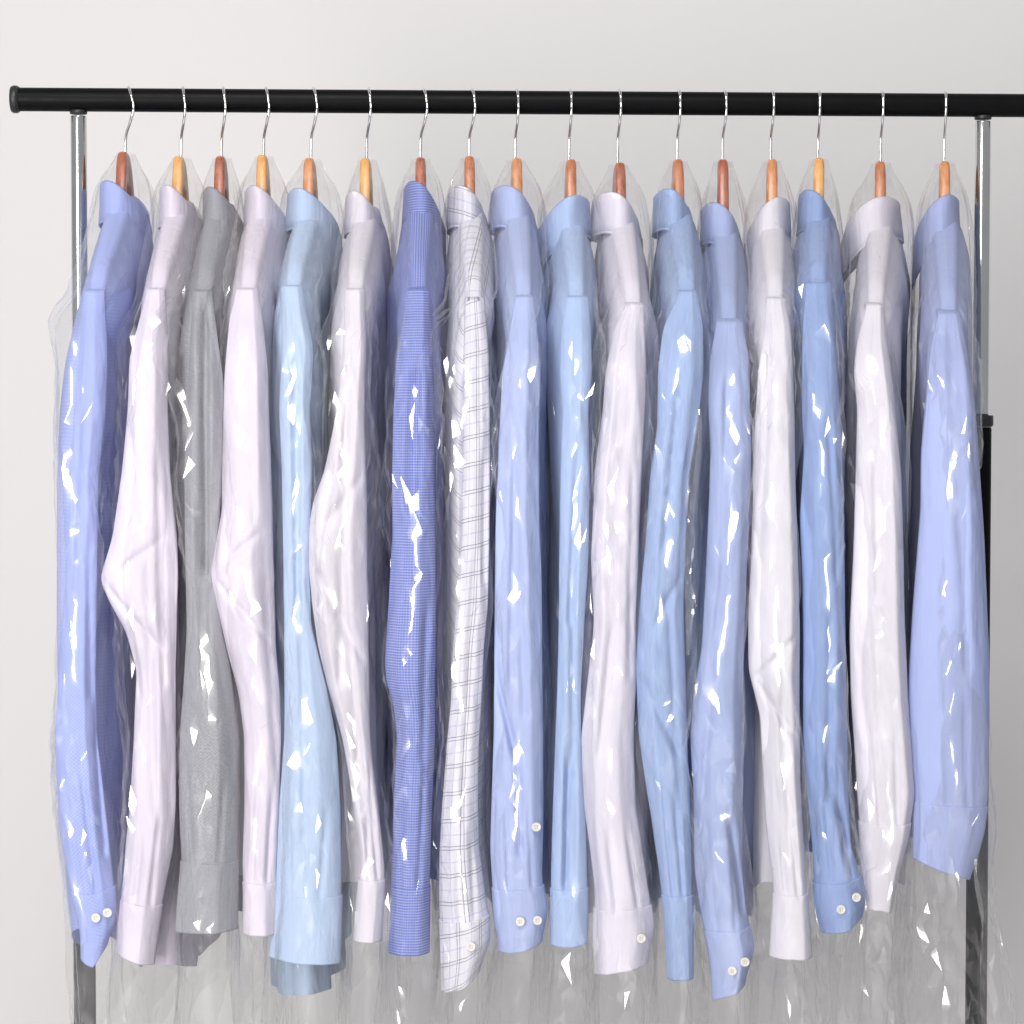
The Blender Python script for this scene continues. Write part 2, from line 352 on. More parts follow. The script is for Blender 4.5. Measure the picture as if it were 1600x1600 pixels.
# ------------------------------------------------------------------ traced shirts
# s: rows (y, left, right) of the near sleeve in photo pixels, projected back to the depth where the sleeve hangs
SHIRTS = [
 dict(hx=197, hdx=11, wy=236, wx=191, wb=285, wood='red', col=srgb(164, 179, 238), pat='dobby', ct=(279, 148, 218), f=1, lowc=0.8,
  s=[(457,131,163),(550,123,168),(650,116,165),(740,110,155),(875,106,152),(1050,92,150),(1150,86,152),(1290,93,168),(1400,112,180),(1462,127,181),(1508,128,166)],
  seam=1395, tilt=(-10,-32), hem=1475, bext=[(480,112,196),(560,90,192),(650,79,190),(740,75,190),(1000,75,184),(1200,80,188),(1400,92,186),(1483,104,182)], btn=[(168,1426),(150,1434)], groove=[(1150,152,1330,165,5)],
  bag=[(440,6,8),(490,36,8),(560,27,8),(620,26,8),(720,24,8),(900,18,20),(1200,14,14),(1500,22,18)],
  lab='bright blue textured dress shirt under film, leftmost on the rail with two small cuff buttons'),
 dict(hx=284, hdx=5, wy=243, wx=278, wb=291, wood='golden', col=srgb(230, 222, 236), ct=(286, 243, 304), f=1,
  s=[(454,230,257),(557,203,264),(640,200,262),(737,191,266),(841,176,277),(905,156,279),(940,172,278),(985,197,277),(1047,213,275),(1153,209,275),(1256,203,275),(1325,196,271),(1394,191,256),(1440,187,248),(1498,184,240)],
  seam=1412, tilt=(-10,8), hem=1505, hemc=0.03, groove=[(838,256,908,170,7,.005),(908,166,1010,252,7,.005),(930,200,1090,222,6,.004)], lab='pale pink dress shirt with a sharp elbow fold, left of the grey shirt', bag=[(440,6,8),(520,26,10),(600,14,10),(900,8,6),(1050,30,6),(1250,24,6),(1500,14,10)]),
 dict(hx=347, hdx=5, wy=243, wx=344, wb=291, wood='red', col=srgb(163, 164, 171), pat='heather', ct=(289, 316, 366), f=1,
  s=[(457,302,331),(547,297,343),(600,296,350),(737,287,347),(875,289,340),(978,292,346),(1047,288,360),(1153,281,374),(1256,280,374),(1346,284,372),(1400,279,371),(1452,275,371)],
  seam=1347, tilt=(2,-2), hem=1425, lab='grey heather dress shirt, the only grey one on the rail', bag=[(440,6,6),(490,50,8),(560,40,8),(700,16,8),(900,10,8),(1300,12,14),(1500,12,14)],
  groove=[(480,321,900,322,6)]),
 dict(hx=413, hdx=7, wy=241, wx=409, wb=291, wood='golden', col=srgb(229, 221, 235), ct=(287, 378, 444), f=1,
  s=[(454,370,402),(500,358,410),(581,351,419),(690,348,422),(800,347,426),(870,334,427),(897,329,428),(944,339,429),(1012,354,431),(1084,373,438),(1153,382,440),(1256,382,436),(1359,379,431),(1390,381,433),(1457,380,431)],
  seam=1380, tilt=(0,0), hem=1395, groove=[(828,408,893,340,7,.005),(900,338,1000,420,7,.005)], lab='pale pink dress shirt with narrow flat cuff, right of the grey shirt', bag=[(440,8,8),(520,14,8),(700,8,10),(950,10,14),(1200,18,14),(1500,16,16)]),
 dict(hx=487, hdx=8, wy=246, wx=482, wb=294, wood='orange', col=srgb(176, 200, 232), ct=(291, 444, 520), f=1, pat='chambray',
  s=[(449,440,472),(547,441,490),(640,436,485),(737,440,488),(875,443,483),(978,444,487),(1081,445,512),(1153,444,526),(1256,436,532),(1359,432,534),(1410,430,534),(1500,421,532)],
  seam=1400, tilt=(-7,3), hem=1518, hemc=0.008, lab='sky blue dress shirt with wide cuff and its darker tail hanging below', bag=[(440,8,8),(500,16,12),(700,10,10),(900,8,12),(1200,14,10),(1500,10,12)]),
 dict(hx=574, hdx=5, wy=246, wx=570, wb=296, wood='golden', col=srgb(227, 222, 231), ct=(295, 539, 590), f=1,
  s=[(454,539,569),(547,536,573),(600,531,570),(669,521,570),(737,507,572),(792,487,574),(841,482,574),(892,483,574),(944,488,575),(1012,498,576),(1084,516,577),(1153,536,578),(1256,553,590),(1325,562,598),(1359,563,601),(1400,559,600),(1469,554,595)],
  seam=1376, tilt=(0,0), hem=1405, groove=[(745,562,850,492,8,.0045),(880,492,1030,566,8,.005),(600,545,720,535,6,.004)], lab='white dress shirt with bulging elbow and thin wrist, beside the sky blue shirt', bag=[(440,8,14),(520,28,16),(620,34,16),(720,14,16),(900,6,12),(1200,20,16),(1500,24,20)]),
 dict(hx=658, hdx=9, wy=245, wx=657, wb=281, wood='red', col=srgb(98, 116, 200), pat='minicheck', ct=(280, 631, 688), f=1,
  s=[(454,637,670),(512,628,674),(564,619,675),(634,615,677),(737,613,679),(841,613,680),(944,607,682),(1030,601,681),(1064,603,680),(1100,615,680),(1153,620,680),(1256,615,675),(1359,613,672),(1400,613,671),(1487,608,670)],
  seam=1387, tilt=(0,0), hem=1400, lab='deep blue mini check dress shirt with long flat cuff, left of the windowpane shirt', bag=[(440,14,8),(520,14,8),(700,12,10),(900,10,10),(1200,12,10),(1500,14,14)],
  groove=[(560,655,800,645,7)]),
 dict(hx=734, hdx=8, wy=243, wx=733, wb=291, wood='brown', col=srgb(230, 229, 238), pat='windowpane', ct=(287, 700, 760), f=1,
  s=[(470,726,756),(547,725,763),(640,723,765),(737,722,766),(841,720,765),(944,715,763),(1012,708,756),(1100,704,752),(1153,699,749),(1256,691,747),(1325,687,749),(1394,686,758),(1440,688,765),(1490,690,764),(1540,691,748)],
  seam=1437, tilt=(8,-24), hem=1420, bext=[(480,700,768),(560,690,772),(700,686,772),(1000,684,775),(1400,690,775)], btn=[(736,1479)], lab='white dress shirt with dark windowpane check lines', bag=[(440,10,8),(515,46,8),(560,30,8),(700,34,10),(1000,28,10),(1200,16,14),(1500,10,14)]),
 dict(hx=806, hdx=4, wy=246, wx=808, wb=287, wood='orange', col=srgb(182, 195, 235), ct=(287, 768, 838), f=1,
  s=[(466,806,833),(512,797,840),(581,785,844),(690,779,842),(800,775,843),(920,773,847),(1050,772,848),(1153,771,849),(1256,768,849),(1325,766,848),(1375,769,847),(1430,773,855),(1481,780,845)],
  seam=1388, tilt=(4,-10), hem=1400, btn=[(840,1438),(813,1440),(838,1292)], groove=[(1060,776,1180,806,6),(1180,808,1330,812,4)],
  lab='periwinkle dress shirt with two buttons on a pointed cuff, right of the windowpane shirt', bag=[(440,14,10),(560,10,8),(800,8,8),(1200,10,8),(1500,14,14)]),
 dict(hx=890, hdx=3, wy=248, wx=893, wb=303, wood='brown', col=srgb(178, 199, 235), ct=(302, 842, 922), f=-1,
  s=[(466,886,918),(512,877,923),(581,875,925),(640,879,919),(737,876,921),(875,874,919),(978,873,913),(1084,871,908),(1153,868,908),(1256,864,914),(1359,861,917),(1400,861,918),(1475,861,917)],
  seam=1390, tilt=(0,-3), hem=1395, groove=[(1180,888,1385,884,7)], lab='light blue dress shirt with a lit narrow pleat, left of the broad lilac shirt', bag=[(440,28,12),(560,16,12),(700,12,12),(1000,10,12),(1500,14,16)]),
 dict(hx=966, hdx=4, wy=253, wx=969, wb=297, wood='red', col=srgb(231, 226, 238), ct=(297, 930, 1002), f=1,
  s=[(478,978,1006),(512,960,1007),(581,946,1009),(640,942,1007),(737,930,1002),(875,924,997),(978,928,993),(1050,920,993),(1153,908,990),(1256,912,993),(1325,922,1003),(1394,930,1014),(1450,927,1022),(1510,930,1010)],
  seam=1418, tilt=(10,-6), hem=1425, btn=[(1002,1466)], lab='broad lilac white dress shirt with rounded hanging cuff', bag=[(440,12,12),(560,16,10),(700,14,12),(1000,12,12),(1300,10,14),(1500,10,16)]),
 dict(hx=1059, hdx=4, wy=248, wx=1059, wb=295, wood='brown', col=srgb(142, 170, 220), ct=(292, 1024, 1084), f=1, pat='chambray',
  s=[(457,1063,1088),(512,1036,1099),(581,1028,1099),(669,1027,1090),(737,1017,1078),(841,1009,1072),(944,1000,1068),(1047,993,1070),(1153,998,1073),(1256,1014,1078),(1359,1030,1080),(1428,1038,1082),(1528,1044,1082)],
  seam=1400, tilt=(0,0), hem=1425, groove=[(900,1060,1010,1004,7,.004),(1050,998,1180,1060,7,.005)], lab='mid blue chambray dress shirt with a very narrow cuff', bag=[(440,22,10),(560,14,12),(700,18,22),(850,16,26),(1000,14,24),(1100,8,10),(1500,14,10)]),
 dict(hx=1130, hdx=5, wy=248, wx=1129, wb=316, wood='red', col=srgb(172, 186, 226), ct=(313, 1097, 1158), f=1,
  s=[(505,1120,1160),(560,1109,1171),(640,1107,1172),(703,1110,1174),(806,1107,1171),(909,1102,1166),(1012,1096,1162),(1084,1084,1161),(1153,1079,1163),(1256,1085,1161),(1359,1085,1160),(1420,1094,1166),(1490,1110,1178),(1550,1114,1162)],
  seam=1452, tilt=(12,-14), hem=1430, btn=[(1144,1517),(1164,1503)], groove=[(1270,1136,1420,1158,6)],
  lab='light blue dress shirt on the darkest hanger, two buttons on a slanted cuff', bag=[(440,12,10),(560,10,8),(800,8,8),(1200,10,10),(1500,16,16)]),
 dict(hx=1205, hdx=4, wy=248, wx=1207, wb=306, wood='orange', col=srgb(230, 227, 235), ct=(305, 1172, 1236), f=-1,
  s=[(468,1198,1227),(512,1194,1236),(581,1185,1239),(640,1181,1241),(737,1177,1242),(875,1174,1247),(978,1169,1249),(1050,1170,1248),(1119,1188,1249),(1222,1193,1250),(1290,1197,1253),(1359,1206,1258),(1394,1209,1260),(1493,1203,1268)],
  seam=1398, tilt=(0,0), hem=1405, groove=[(985,1240,1060,1178,7,.005),(1060,1180,1150,1238,6,.004)], lab='white dress shirt with glossy film folds and flared cuff, between two blue shirts', bag=[(440,20,12),(560,12,12),(800,8,12),(1050,8,8),(1200,14,14),(1500,22,20)]),
 dict(hx=1279, hdx=2, wy=246, wx=1280, wb=294, wood='golden', col=srgb(150, 172, 218), ct=(293, 1251, 1303), f=1,
  s=[(444,1260,1297),(512,1254,1304),(581,1253,1308),(640,1253,1312),(703,1256,1316),(806,1250,1319),(909,1255,1319),(1012,1256,1321),(1153,1256,1324),(1256,1263,1326),(1325,1270,1330),(1359,1271,1340),(1411,1274,1353),(1450,1286,1345)],
  seam=1378, tilt=(6,-20), hem=1360, btn=[(1338,1402),(1314,1421)], groove=[(1198,1292,1330,1322,8)],
  lab='cornflower blue dress shirt whose rounded cuff swings right, with two pale buttons', bag=[(440,10,10),(560,8,8),(800,8,8),(1150,8,10),(1350,10,14),(1500,14,14)]),
 dict(hx=1377, hdx=3, wy=251, wx=1375, wb=305, wood='brown', col=srgb(228, 224, 233), ct=(304, 1318, 1404), f=-1,
  s=[(478,1354,1380),(530,1340,1385),(581,1334,1393),(640,1340,1399),(737,1337,1407),(875,1333,1411),(978,1328,1413),(1084,1330,1417),(1153,1334,1422),(1240,1340,1428),(1300,1344,1419),(1359,1348,1403),(1420,1355,1391)],
  seam=1286, tilt=(0,6), hem=1380, lab='wide off white dress shirt, second from the right end of the rail', bag=[(440,18,14),(520,28,16),(560,24,18),(800,10,16),(1100,10,10),(1300,14,18),(1500,18,24)]),
 dict(hx=1476, hdx=2, wy=251, wx=1476, wb=302, wood='orange', col=srgb(172, 184, 226), ct=(301, 1436, 1500), f=-1, lowc=1.0, mlow=0.9,
  s=[(492,1466,1500),(547,1453,1511),(640,1446,1524),(703,1440,1528),(806,1438,1535),(909,1430,1540),(1012,1423,1544),(1084,1419,1545),(1153,1421,1545),(1242,1426,1543),(1290,1428,1537),(1330,1428,1524),(1358,1428,1512)],
  seam=1258, tilt=(-18,16), hem=1335, lab='blue dress shirt with broad sleeve at the right end of the rail', bag=[(440,14,14),(560,14,16),(800,10,10),(1200,10,12),(1350,20,48),(1500,30,60),(1600,34,76)]),
]

YS_F = -0.195
def build_shirt(i, S):
    nz = Noise(100 + i); nz2 = Noise(200 + i)
    rows = np.array(S['s'], float)
    y0, y1 = rows[0, 0], rows[-1, 0]
    Lf = lambda y: curve(rows[:, [0, 1]], y); Rf = lambda y: curve(rows[:, [0, 2]], y)
    X0 = float(atx(S['hx'], 250, 0))
    cs = 0.5 * (rows[0, 1] + rows[0, 2])
    X1 = float(atx(cs, y0, -0.2))
    d = np.array([X1 - X0, -0.2]); d /= np.linalg.norm(d)
    p = np.array([-d[1], d[0]])
    S['X0'], S['d'], S['p'] = X0, d, p
    def W(a, b, z):
        a, b, z = np.broadcast_arrays(a, b, z)
        return np.stack([X0 + a * d[0] + b * p[0], a * d[1] + b * p[1], z], -1)
    zs = float(atz(cs, y0, -0.2))
    zn = float(atz(S['hx'], S['ct'][0] + 46, -0.045))
    S['zs'], S['zn'] = zs, zn
    zcuff = float(atz(cs, y1, -0.22))
    root = empty('dress_shirt', (X0, 0, zcuff), S['lab'], 'shirt', 'pressed dress shirts on the rail')
    mc = cloth('cotton_%02d' % i, S['col'], S.get('pat'))

    # ---- near sleeve (with its cuff) -----------------------------------
    rr = random.Random(50 + i)
    S['grooves'] = list(S.get('groove', []))
    for sgn in (-1, 1):                                  # pleats let into the cuff
        e = sgn * rr.uniform(0.15, 0.55); e2 = e + rr.uniform(-.2, .2)
        ym = S['seam'] - rr.uniform(90, 190)
        xm = lambda y, q: float(0.5 * (Lf(np.array([y])) + Rf(np.array([y])))[0] + q * 0.5 * (Rf(np.array([y])) - Lf(np.array([y])))[0])
        S['grooves'].append((ym, xm(ym, e2), S['seam'] - 4, xm(S['seam'] - 4, e), 4, 0.0045))
    for k_ in range(2):                                  # long drape folds
        e = rr.uniform(-.6, .6); e2 = e + rr.uniform(-.4, .4)
        ya_ = y0 + rr.uniform(40, 260) + 280 * k_; yb_ = ya_ + rr.uniform(200, 420)
        yb_ = min(yb_, S['seam'] - 60)
        S['grooves'].append((ya_, xm(ya_, e), yb_, xm(yb_, e2), 6, rr.uniform(.003, .006)))
    def Yc(y): return -0.199 - 0.032 * sstep(y0, y0 + 130, y) - 0.008 * np.exp(-((y - 900) / 220.0) ** 2)
    def ring_pts(ys, nu, off=0.0, fold=1.0, cuff=False):
        th = np.linspace(-np.pi, np.pi, nu, endpoint=False) - np.pi / 2      # -pi/2 (=front) in the middle
        L, R = Lf(ys), Rf(ys)
        Y = Yc(ys)
        cL, cR = np.array([at(l, y, yy) for l, y, yy in zip(L, ys, Y)]), np.array([at(r, y, yy) for r, y, yy in zip(R, ys, Y)])
        c = 0.5 * (cL + cR); hw = 0.5 * np.linalg.norm(cR - cL, axis=1) + off
        dep = 0.007 + 0.021 * sstep(y0, y0 + 130, ys) - 0.005 * sstep(S['seam'] - 60, S['seam'] + 20, ys)
        dep = np.minimum(dep, hw * 0.95) + off
        u = np.cos(th)[None, :]; sn = np.sin(th)[None, :]
        zz_ = c[:, 2]
        c1 = (-0.42 + 0.30 * nz.perlin(zz_ * 1.7 + 5, 0.3))[:, None]; c2 = (0.38 + 0.30 * nz.perlin(zz_ * 1.9 + 2, 5.3))[:, None]
        d1 = (0.80 + 0.38 * nz.perlin(zz_ * 2.1 + 1, 9.3))[:, None]; d2 = (0.86 + 0.38 * nz.perlin(zz_ * 2.3 + 8, 3.3))[:, None]
        pw = np.where(u < c1, 0.08 + (d1 - 0.08) * (u + 1) / (c1 + 1), np.where(u < c2, d1 + (d2 - d1) * (u - c1) / (c2 - c1), 0.08 + (d2 - 0.08) * (1 - u) / (1 - c2)))
        ell = np.sqrt(np.maximum(0, 1 - u * u)) ** 0.9
        k = 0.74 - 0.25 * sstep(S['seam'] - 60, S['seam'] + 10, ys)[:, None]
        prof = (1 - k) * ell + k * pw
        uu = np.sign(u) * np.abs(u) ** 0.92
        z = c[:, 2][:, None]
        s_ = th[None, :] * hw.mean() * 1.2
        amp = (fold * sstep(y0, y0 + 90, ys) * (1 - 0.5 * sstep(S['seam'] - 60, S['seam'] + 20, ys)))[:, None]
        F1 = nz.perlin(s_ * 26, z * 1.6 + 9) * 0.0030 + nz2.perlin(s_ * 60 + 3, z * 3.5) * 0.0008
        q = s_ * 30 + z * 22 * (1 if i % 2 else -1)
        F2 = (np.abs(nz2.perlin(q, z * 7 + 31)) - 0.3) * -0.0018 * np.exp(-((ys - 880) / 260.0) ** 2)[:, None]
        F3 = nz2.facet(s_ * 75 + z * 20, z * 24) * 0.0011 + nz.facet(s_ * 34 + 7 + z * 6, z * 9) * 0.0030
        disp = amp * (F1 + F2 + F3)
        # deep folds / placket slits
        for gr_ in S['grooves']:
            ga, xa, gb, xb, wd = gr_[:5]; gd = gr_[5] if len(gr_) > 5 else 0.011
            t = np.clip((ys - ga) / (gb - ga), 0, 1)
            gx = xa + (xb - xa) * t
            gm = sstep(ga - 30, ga + 40, ys) * (1 - sstep(gb - 10, gb + 14, ys))
            gu = (gx - 0.5 * (L + R)) / (0.5 * (R - L) + 1e-6)
            wn = wd / (0.5 * (R - L) + 1e-6)
            g = np.exp(-((u - gu[:, None]) / wn[:, None]) ** 2) * gm[:, None] * (sn < 0)
            disp = disp - gd * g
        X = c[:, 0][:, None] + hw[:, None] * uu + disp * u * 0.12
        YY = c[:, 1][:, None] - dep[:, None] * prof * np.sign(-sn) + disp * sn * 1.0
        tl, tr_ = S['tilt']
        tb = sstep(S['seam'] - 60, y1, ys) * 0.00064
        Z = z + np.zeros_like(X) - tb[:, None] * np.where(u < 0, -u * tl, u * tr_)
        P = np.stack([X, YY, Z], -1)
        Uc = s_ + np.zeros_like(X); Vc = -z + np.zeros_like(X)
        return P, np.stack([Uc, Vc], -1)
    nu = 72
    ys = np.linspace(y0, S['seam'], 250)
    P, UV = ring_pts(ys, nu)
    # cap: shoulder end closing back to the body
    top = []
    c0 = P[0].mean(0)
    slope = (zn - zs) / 0.155
    for t in (0.0, 0.35, 0.65, 0.85):
        r = c0 + (P[0] - c0) * np.array([0.62 + 0.38 * t ** 0.8, 0.3 + 0.7 * t, 1])
        r = r + np.array([0, 0.030 * (1 - t), slope * 0.030 * (1 - t) - 0.013 * (1 - t) ** 1.3])
        top.append(r)
    P = np.concatenate([np.array(top), P]); UV = np.concatenate([np.repeat(UV[:1], 4, 0), UV])
    sleeve = grid('sleeve', P, mc, root, UV, cap0=True)
    ysc = np.linspace(S['seam'] - 3, y1, 44)
    Pc, UVc = ring_pts(ysc, nu, 0.001, 1.0, True)
    cc = Pc[-1].mean(0)
    r1 = cc + (Pc[-1] - cc) * np.array([0.96, 0.94, 1]) + [0, 0, .0006]; r2 = cc + (Pc[-1] - cc) * np.array([0.93, 0.90, 1]) + [0, 0, 0.03]
    t0 = Pc[0].mean(0); ra = t0 + (Pc[0] - t0) * np.array([0.95, 0.93, 1])
    Pc = np.concatenate([ra[None], Pc, r1[None], r2[None]]); UVc = np.concatenate([UVc[:1], UVc, UVc[-1:], UVc[-1:]])
    UVc = UVc * np.array([1, 1]) + np.array([0.0, 0.0])
    cuff = grid('cuff', Pc, mc, sleeve, UVc)
    # buttons on the front of the cuff
    for bx, by in S.get('btn', []):
        src = Pc if by > S['seam'] else P
        tgt = at(bx, by, -0.235)
        ray = (tgt - CAM); ray /= np.linalg.norm(ray)
        Q = src.reshape(-1, 3); rel = Q - CAM
        t = rel @ ray; dist = np.linalg.norm(rel - t[:, None] * ray, axis=1)
        cand = np.where(dist < 0.006)[0]
        depth = (t[cand].min() if len(cand) else np.linalg.norm(tgt - CAM)) - 0.0005
        o = CAM + ray * depth
        r = 0.0046
        v, f = lathe_along([(-0.001, r * .9), (0.0008, r), (0.0016, r * .95), (0.0019, r * .82), (0.0013, r * .62), (0.0012, r * .1)], o, (0.03, -1, 0.05), 24)
        idx = [0] * len(f); v = list(v)
        for hx_, hz_ in ((-1, -1), (1, -1), (1, 1), (-1, 1)):
            b0 = len(v)
            for k in range(8):
                aa = k * math.pi / 4
                v.append(o + np.array([hx_ * r * .24 + r * .13 * math.cos(aa), -0.0018, hz_ * r * .24 + r * .13 * math.sin(aa)]))
            f.append(list(range(b0, b0 + 8))); idx.append(1)
        new_mesh('button', v, f, [M_BUTTON, M_HOLE], cuff if by > S['seam'] and False else sleeve, mat_idx=idx)

    # arrays for body and bag
    ya = np.linspace(y0, 1700, 160)
    Lb, Rb = Lf(np.minimum(ya, y1)), Rf(np.minimum(ya, y1))
    yyc = Yc(np.minimum(ya, y1))
    pl = np.array([at(l, y, yy) for l, y, yy in zip(Lb, ya, yyc)]); pr_ = np.array([at(r, y, yy) for r, y, yy in zip(Rb, ya, yyc)])
    S['az'] = pl[:, 2]; S['aL'] = pl[:, 0]; S['aR'] = pr_[:, 0]; S['ay'] = ya
    zi = lambda z, arr: np.interp(-z, -S['az'], arr)

    # ---- far sleeve: the same sleeve mirrored across the neck ------------
    def mirror(Pin):
        q = Pin[..., :2] - np.array([X0, 0.0])
        a = q @ d; b = q @ p
        return W(-a, b * 0.9, Pin[..., 2] + 0.004)
    fs = grid('sleeve', mirror(P)[:, ::-1], mc, root, UV[:, ::-1], cap0=True)
    grid('cuff', mirror(Pc)[:, ::-1], mc, fs, UVc[:, ::-1])

    # ---- body -----------------------------------------------------------
    nu, nv = 120, 110
    ph = np.linspace(0, 2 * np.pi, nu, endpoint=False)[None, :]
    t = np.concatenate([[0, 0, 0.0005], np.linspace(0.005, 1, nv - 3)])[:, None]
    zhem = float(atz(S['hx'], S['hem'] - (0 if 'hemc' in S else -6), -0.12))
    A = 0.198 + 0.004 * sstep(0.0, 0.16, t)
    c_, s_ = np.cos(ph), np.sin(ph)
    a = A * np.sign(c_) * np.abs(c_) ** 0.6
    a = np.where(t < 1e-9, a * 0.985, a)
    aa = np.abs(a)
    ztop = np.where(aa < 0.045, zn + 0.012 * (1 - aa / 0.045), zn + (zs - zn) * np.clip((aa - 0.045) / 0.155, 0, 1) ** 1.05)
    hemw = S.get('hemc', 0.05) * (aa / 0.2) ** 2.2 - 0.012
    z = ztop * (1 - t) + (zhem + hemw) * t
    Bm = S.get('B', 0.0265)
    B0 = 0.0098 + 0.0045 * (1 - np.clip(aa / 0.19, 0, 1))
    B = B0 + (Bm - B0) * sstep(-0.03, 0.085, t) ** 1.0 * sstep(-0.001, 0.03, t) + 0.003 * sstep(0.3, 1, t)
    b = B * np.sign(s_) * np.abs(s_) ** 0.45
    row = np.arange(nv)[:, None]
    b = np.where(row == 0, 0, np.where(row == 1, b * 0.5, np.where(row == 2, b * 0.86, b)))
    endf = sstep(0.160, 0.192, aa)
    z = z + np.where(row == 0, 0.0060, np.where(row == 1, 0.0052, np.where(row == 2, 0.0030, 0))) * (1 - endf) - 0.006 * endf * (row < 6)
    sg = np.sign(s_)
    amp = sstep(0.02, 0.12, t)
    fold = nz.perlin(a * 16 + 20 * sg, z * 2.2) * 0.010 + nz2.perlin(a * 40 + 11 * sg, z * 4.0) * 0.004 + nz.facet(a * 22 + sg * 5, z * 9) * 0.0022
    b = b + fold * amp * (np.abs(s_) ** 0.5) + 0.006 * nz.perlin(z * 3 + 4, a * 3) * amp
    X = W(a, b, z)
    wn = sstep(0.02, 0.19, a)
    if 'bsh' in S:
        yy = np.interp(-z, -S['az'], S['ay'])
        X[..., 0] += curve(S['bsh'], yy, 30) * 0.00064 * sstep(-0.05, 0.15, a)
    if 'bext' in S:
        yy = np.interp(-z, -S['az'], S['ay'])
        be = np.array(S['bext'], float)
        l = curve(be[:, [0, 1]], yy, 20); r = curve(be[:, [0, 2]], yy, 20)
        xl_ = atx(l, yy, -0.17); xr_ = atx(r, yy, -0.17)
        tgt = 0.5 * (xl_ + xr_) + 0.5 * (xr_ - xl_) * np.sign(s_) * np.abs(s_) ** 0.6
        k = wn * amp
        X[..., 0] = X[..., 0] * (1 - k) + tgt * k
    dl = np.linalg.norm(np.diff(X, axis=0), axis=-1)
    arcv = np.concatenate([np.zeros((1, nu)), np.cumsum(dl, 0)])
    uvb = np.stack([a * 1.12 * np.ones_like(z), sg * arcv], -1)
    body = grid('body', X, mc, root, uvb)

    # ---- collar -----------------------------------------------------------
    cy, cl, cr = S['ct']
    fdir = S['f']
    wx = atx(np.array([cl, cr]), cy + 40, -0.05)
    half = max(0.020, 0.5 * (wx[1] - wx[0]))
    off = float(0.5 * (wx[0] + wx[1]) - (X0 + 0.045 * d[0]))
    zt = float(atz(0.5 * (cl + cr), cy - 5, -0.06))
    n = 84
    gap = 0.10
    # angle 0 = front of the shirt (towards +-x), pi/2 = near side
    al = np.linspace(gap, 2 * np.pi - gap, n)[None, :]
    front = 0.5 + 0.5 * np.cos(al)                   # 1 at the front
    ends = np.exp(-np.minimum(al, 2 * np.pi - al) / 0.35)
    ca = 0.063
    ztopc = zt - 0.034 * front ** 2.2 - 0.007 * (1 - front) ** 3
    leaf = 0.043 + 0.028 * ends + 0.008 * front
    prof = [(-0.036, 0.90), (-0.018, 0.93), (-0.004, 0.97), (0.0, 1.0), (-0.002, 1.05), (-0.25, 1.06), (-0.5, 1.085), (-0.75, 1.11), (-0.93, 1.135), (-0.94, 1.122), (-0.95, 1.138), (-1.0, 1.145), (-1.0, 1.11)]
    rowsC, uvC = [], []
    for k, (h, sc_) in enumerate(prof):
        zz = ztopc + (h if h > -0.04 and k < 5 else h * leaf)
        wob = 1 + 0.05 * nz.perlin(al * 1.4, zz * 20)
        aC = ca * np.sin(al) * sc_ * wob
        bC = half * 0.97 * np.cos(al) * fdir * sc_ * wob + off * 0.8 + fdir * 0.006 * ends * (k > 4)
        rowsC.append(W(aC, bC, zz)[0]); uvC.append(np.stack([al[0] * 0.05, -zz[0] + 0 * al[0]], -1))
    grid('collar', np.array(rowsC), mc, root, np.array(uvC), closed=False)
    # small collar button at the throat
    zz = float(zt - 0.030 - 0.030)
    o = W(np.array(0.004), np.array(off * .8 + fdir * half * 1.16), np.array(zz))
    v, f = lathe_along([(0, .0045), (.001, .005), (.0016, .0042), (.0012, .002)], o, (p[0] * fdir, p[1] * fdir, 0), 16)
    new_mesh('button', v, f, M_BUTTON, body)
    return root

# ------------------------------------------------------------------ coat hangers
WLAB = {'red': 'dark red brown', 'brown': 'mid brown', 'orange': 'orange tan', 'golden': 'golden pale'}
HLAB = ['bright blue textured shirt at the left end', 'pale pink shirt left of the grey one', 'grey heather shirt', 'pale pink shirt right of the grey one',
 'sky blue shirt', 'white shirt beside the sky blue one', 'deep blue mini check shirt', 'white windowpane check shirt',
 'periwinkle shirt beside the windowpane check', 'light blue shirt left of the broad lilac one', 'broad lilac white shirt',
 'mid blue chambray shirt', 'light blue shirt right of the chambray one', 'white shirt between two blue ones', 'cornflower blue shirt with swung cuff',
 'wide off white shirt second from the right', 'blue shirt at the right end']

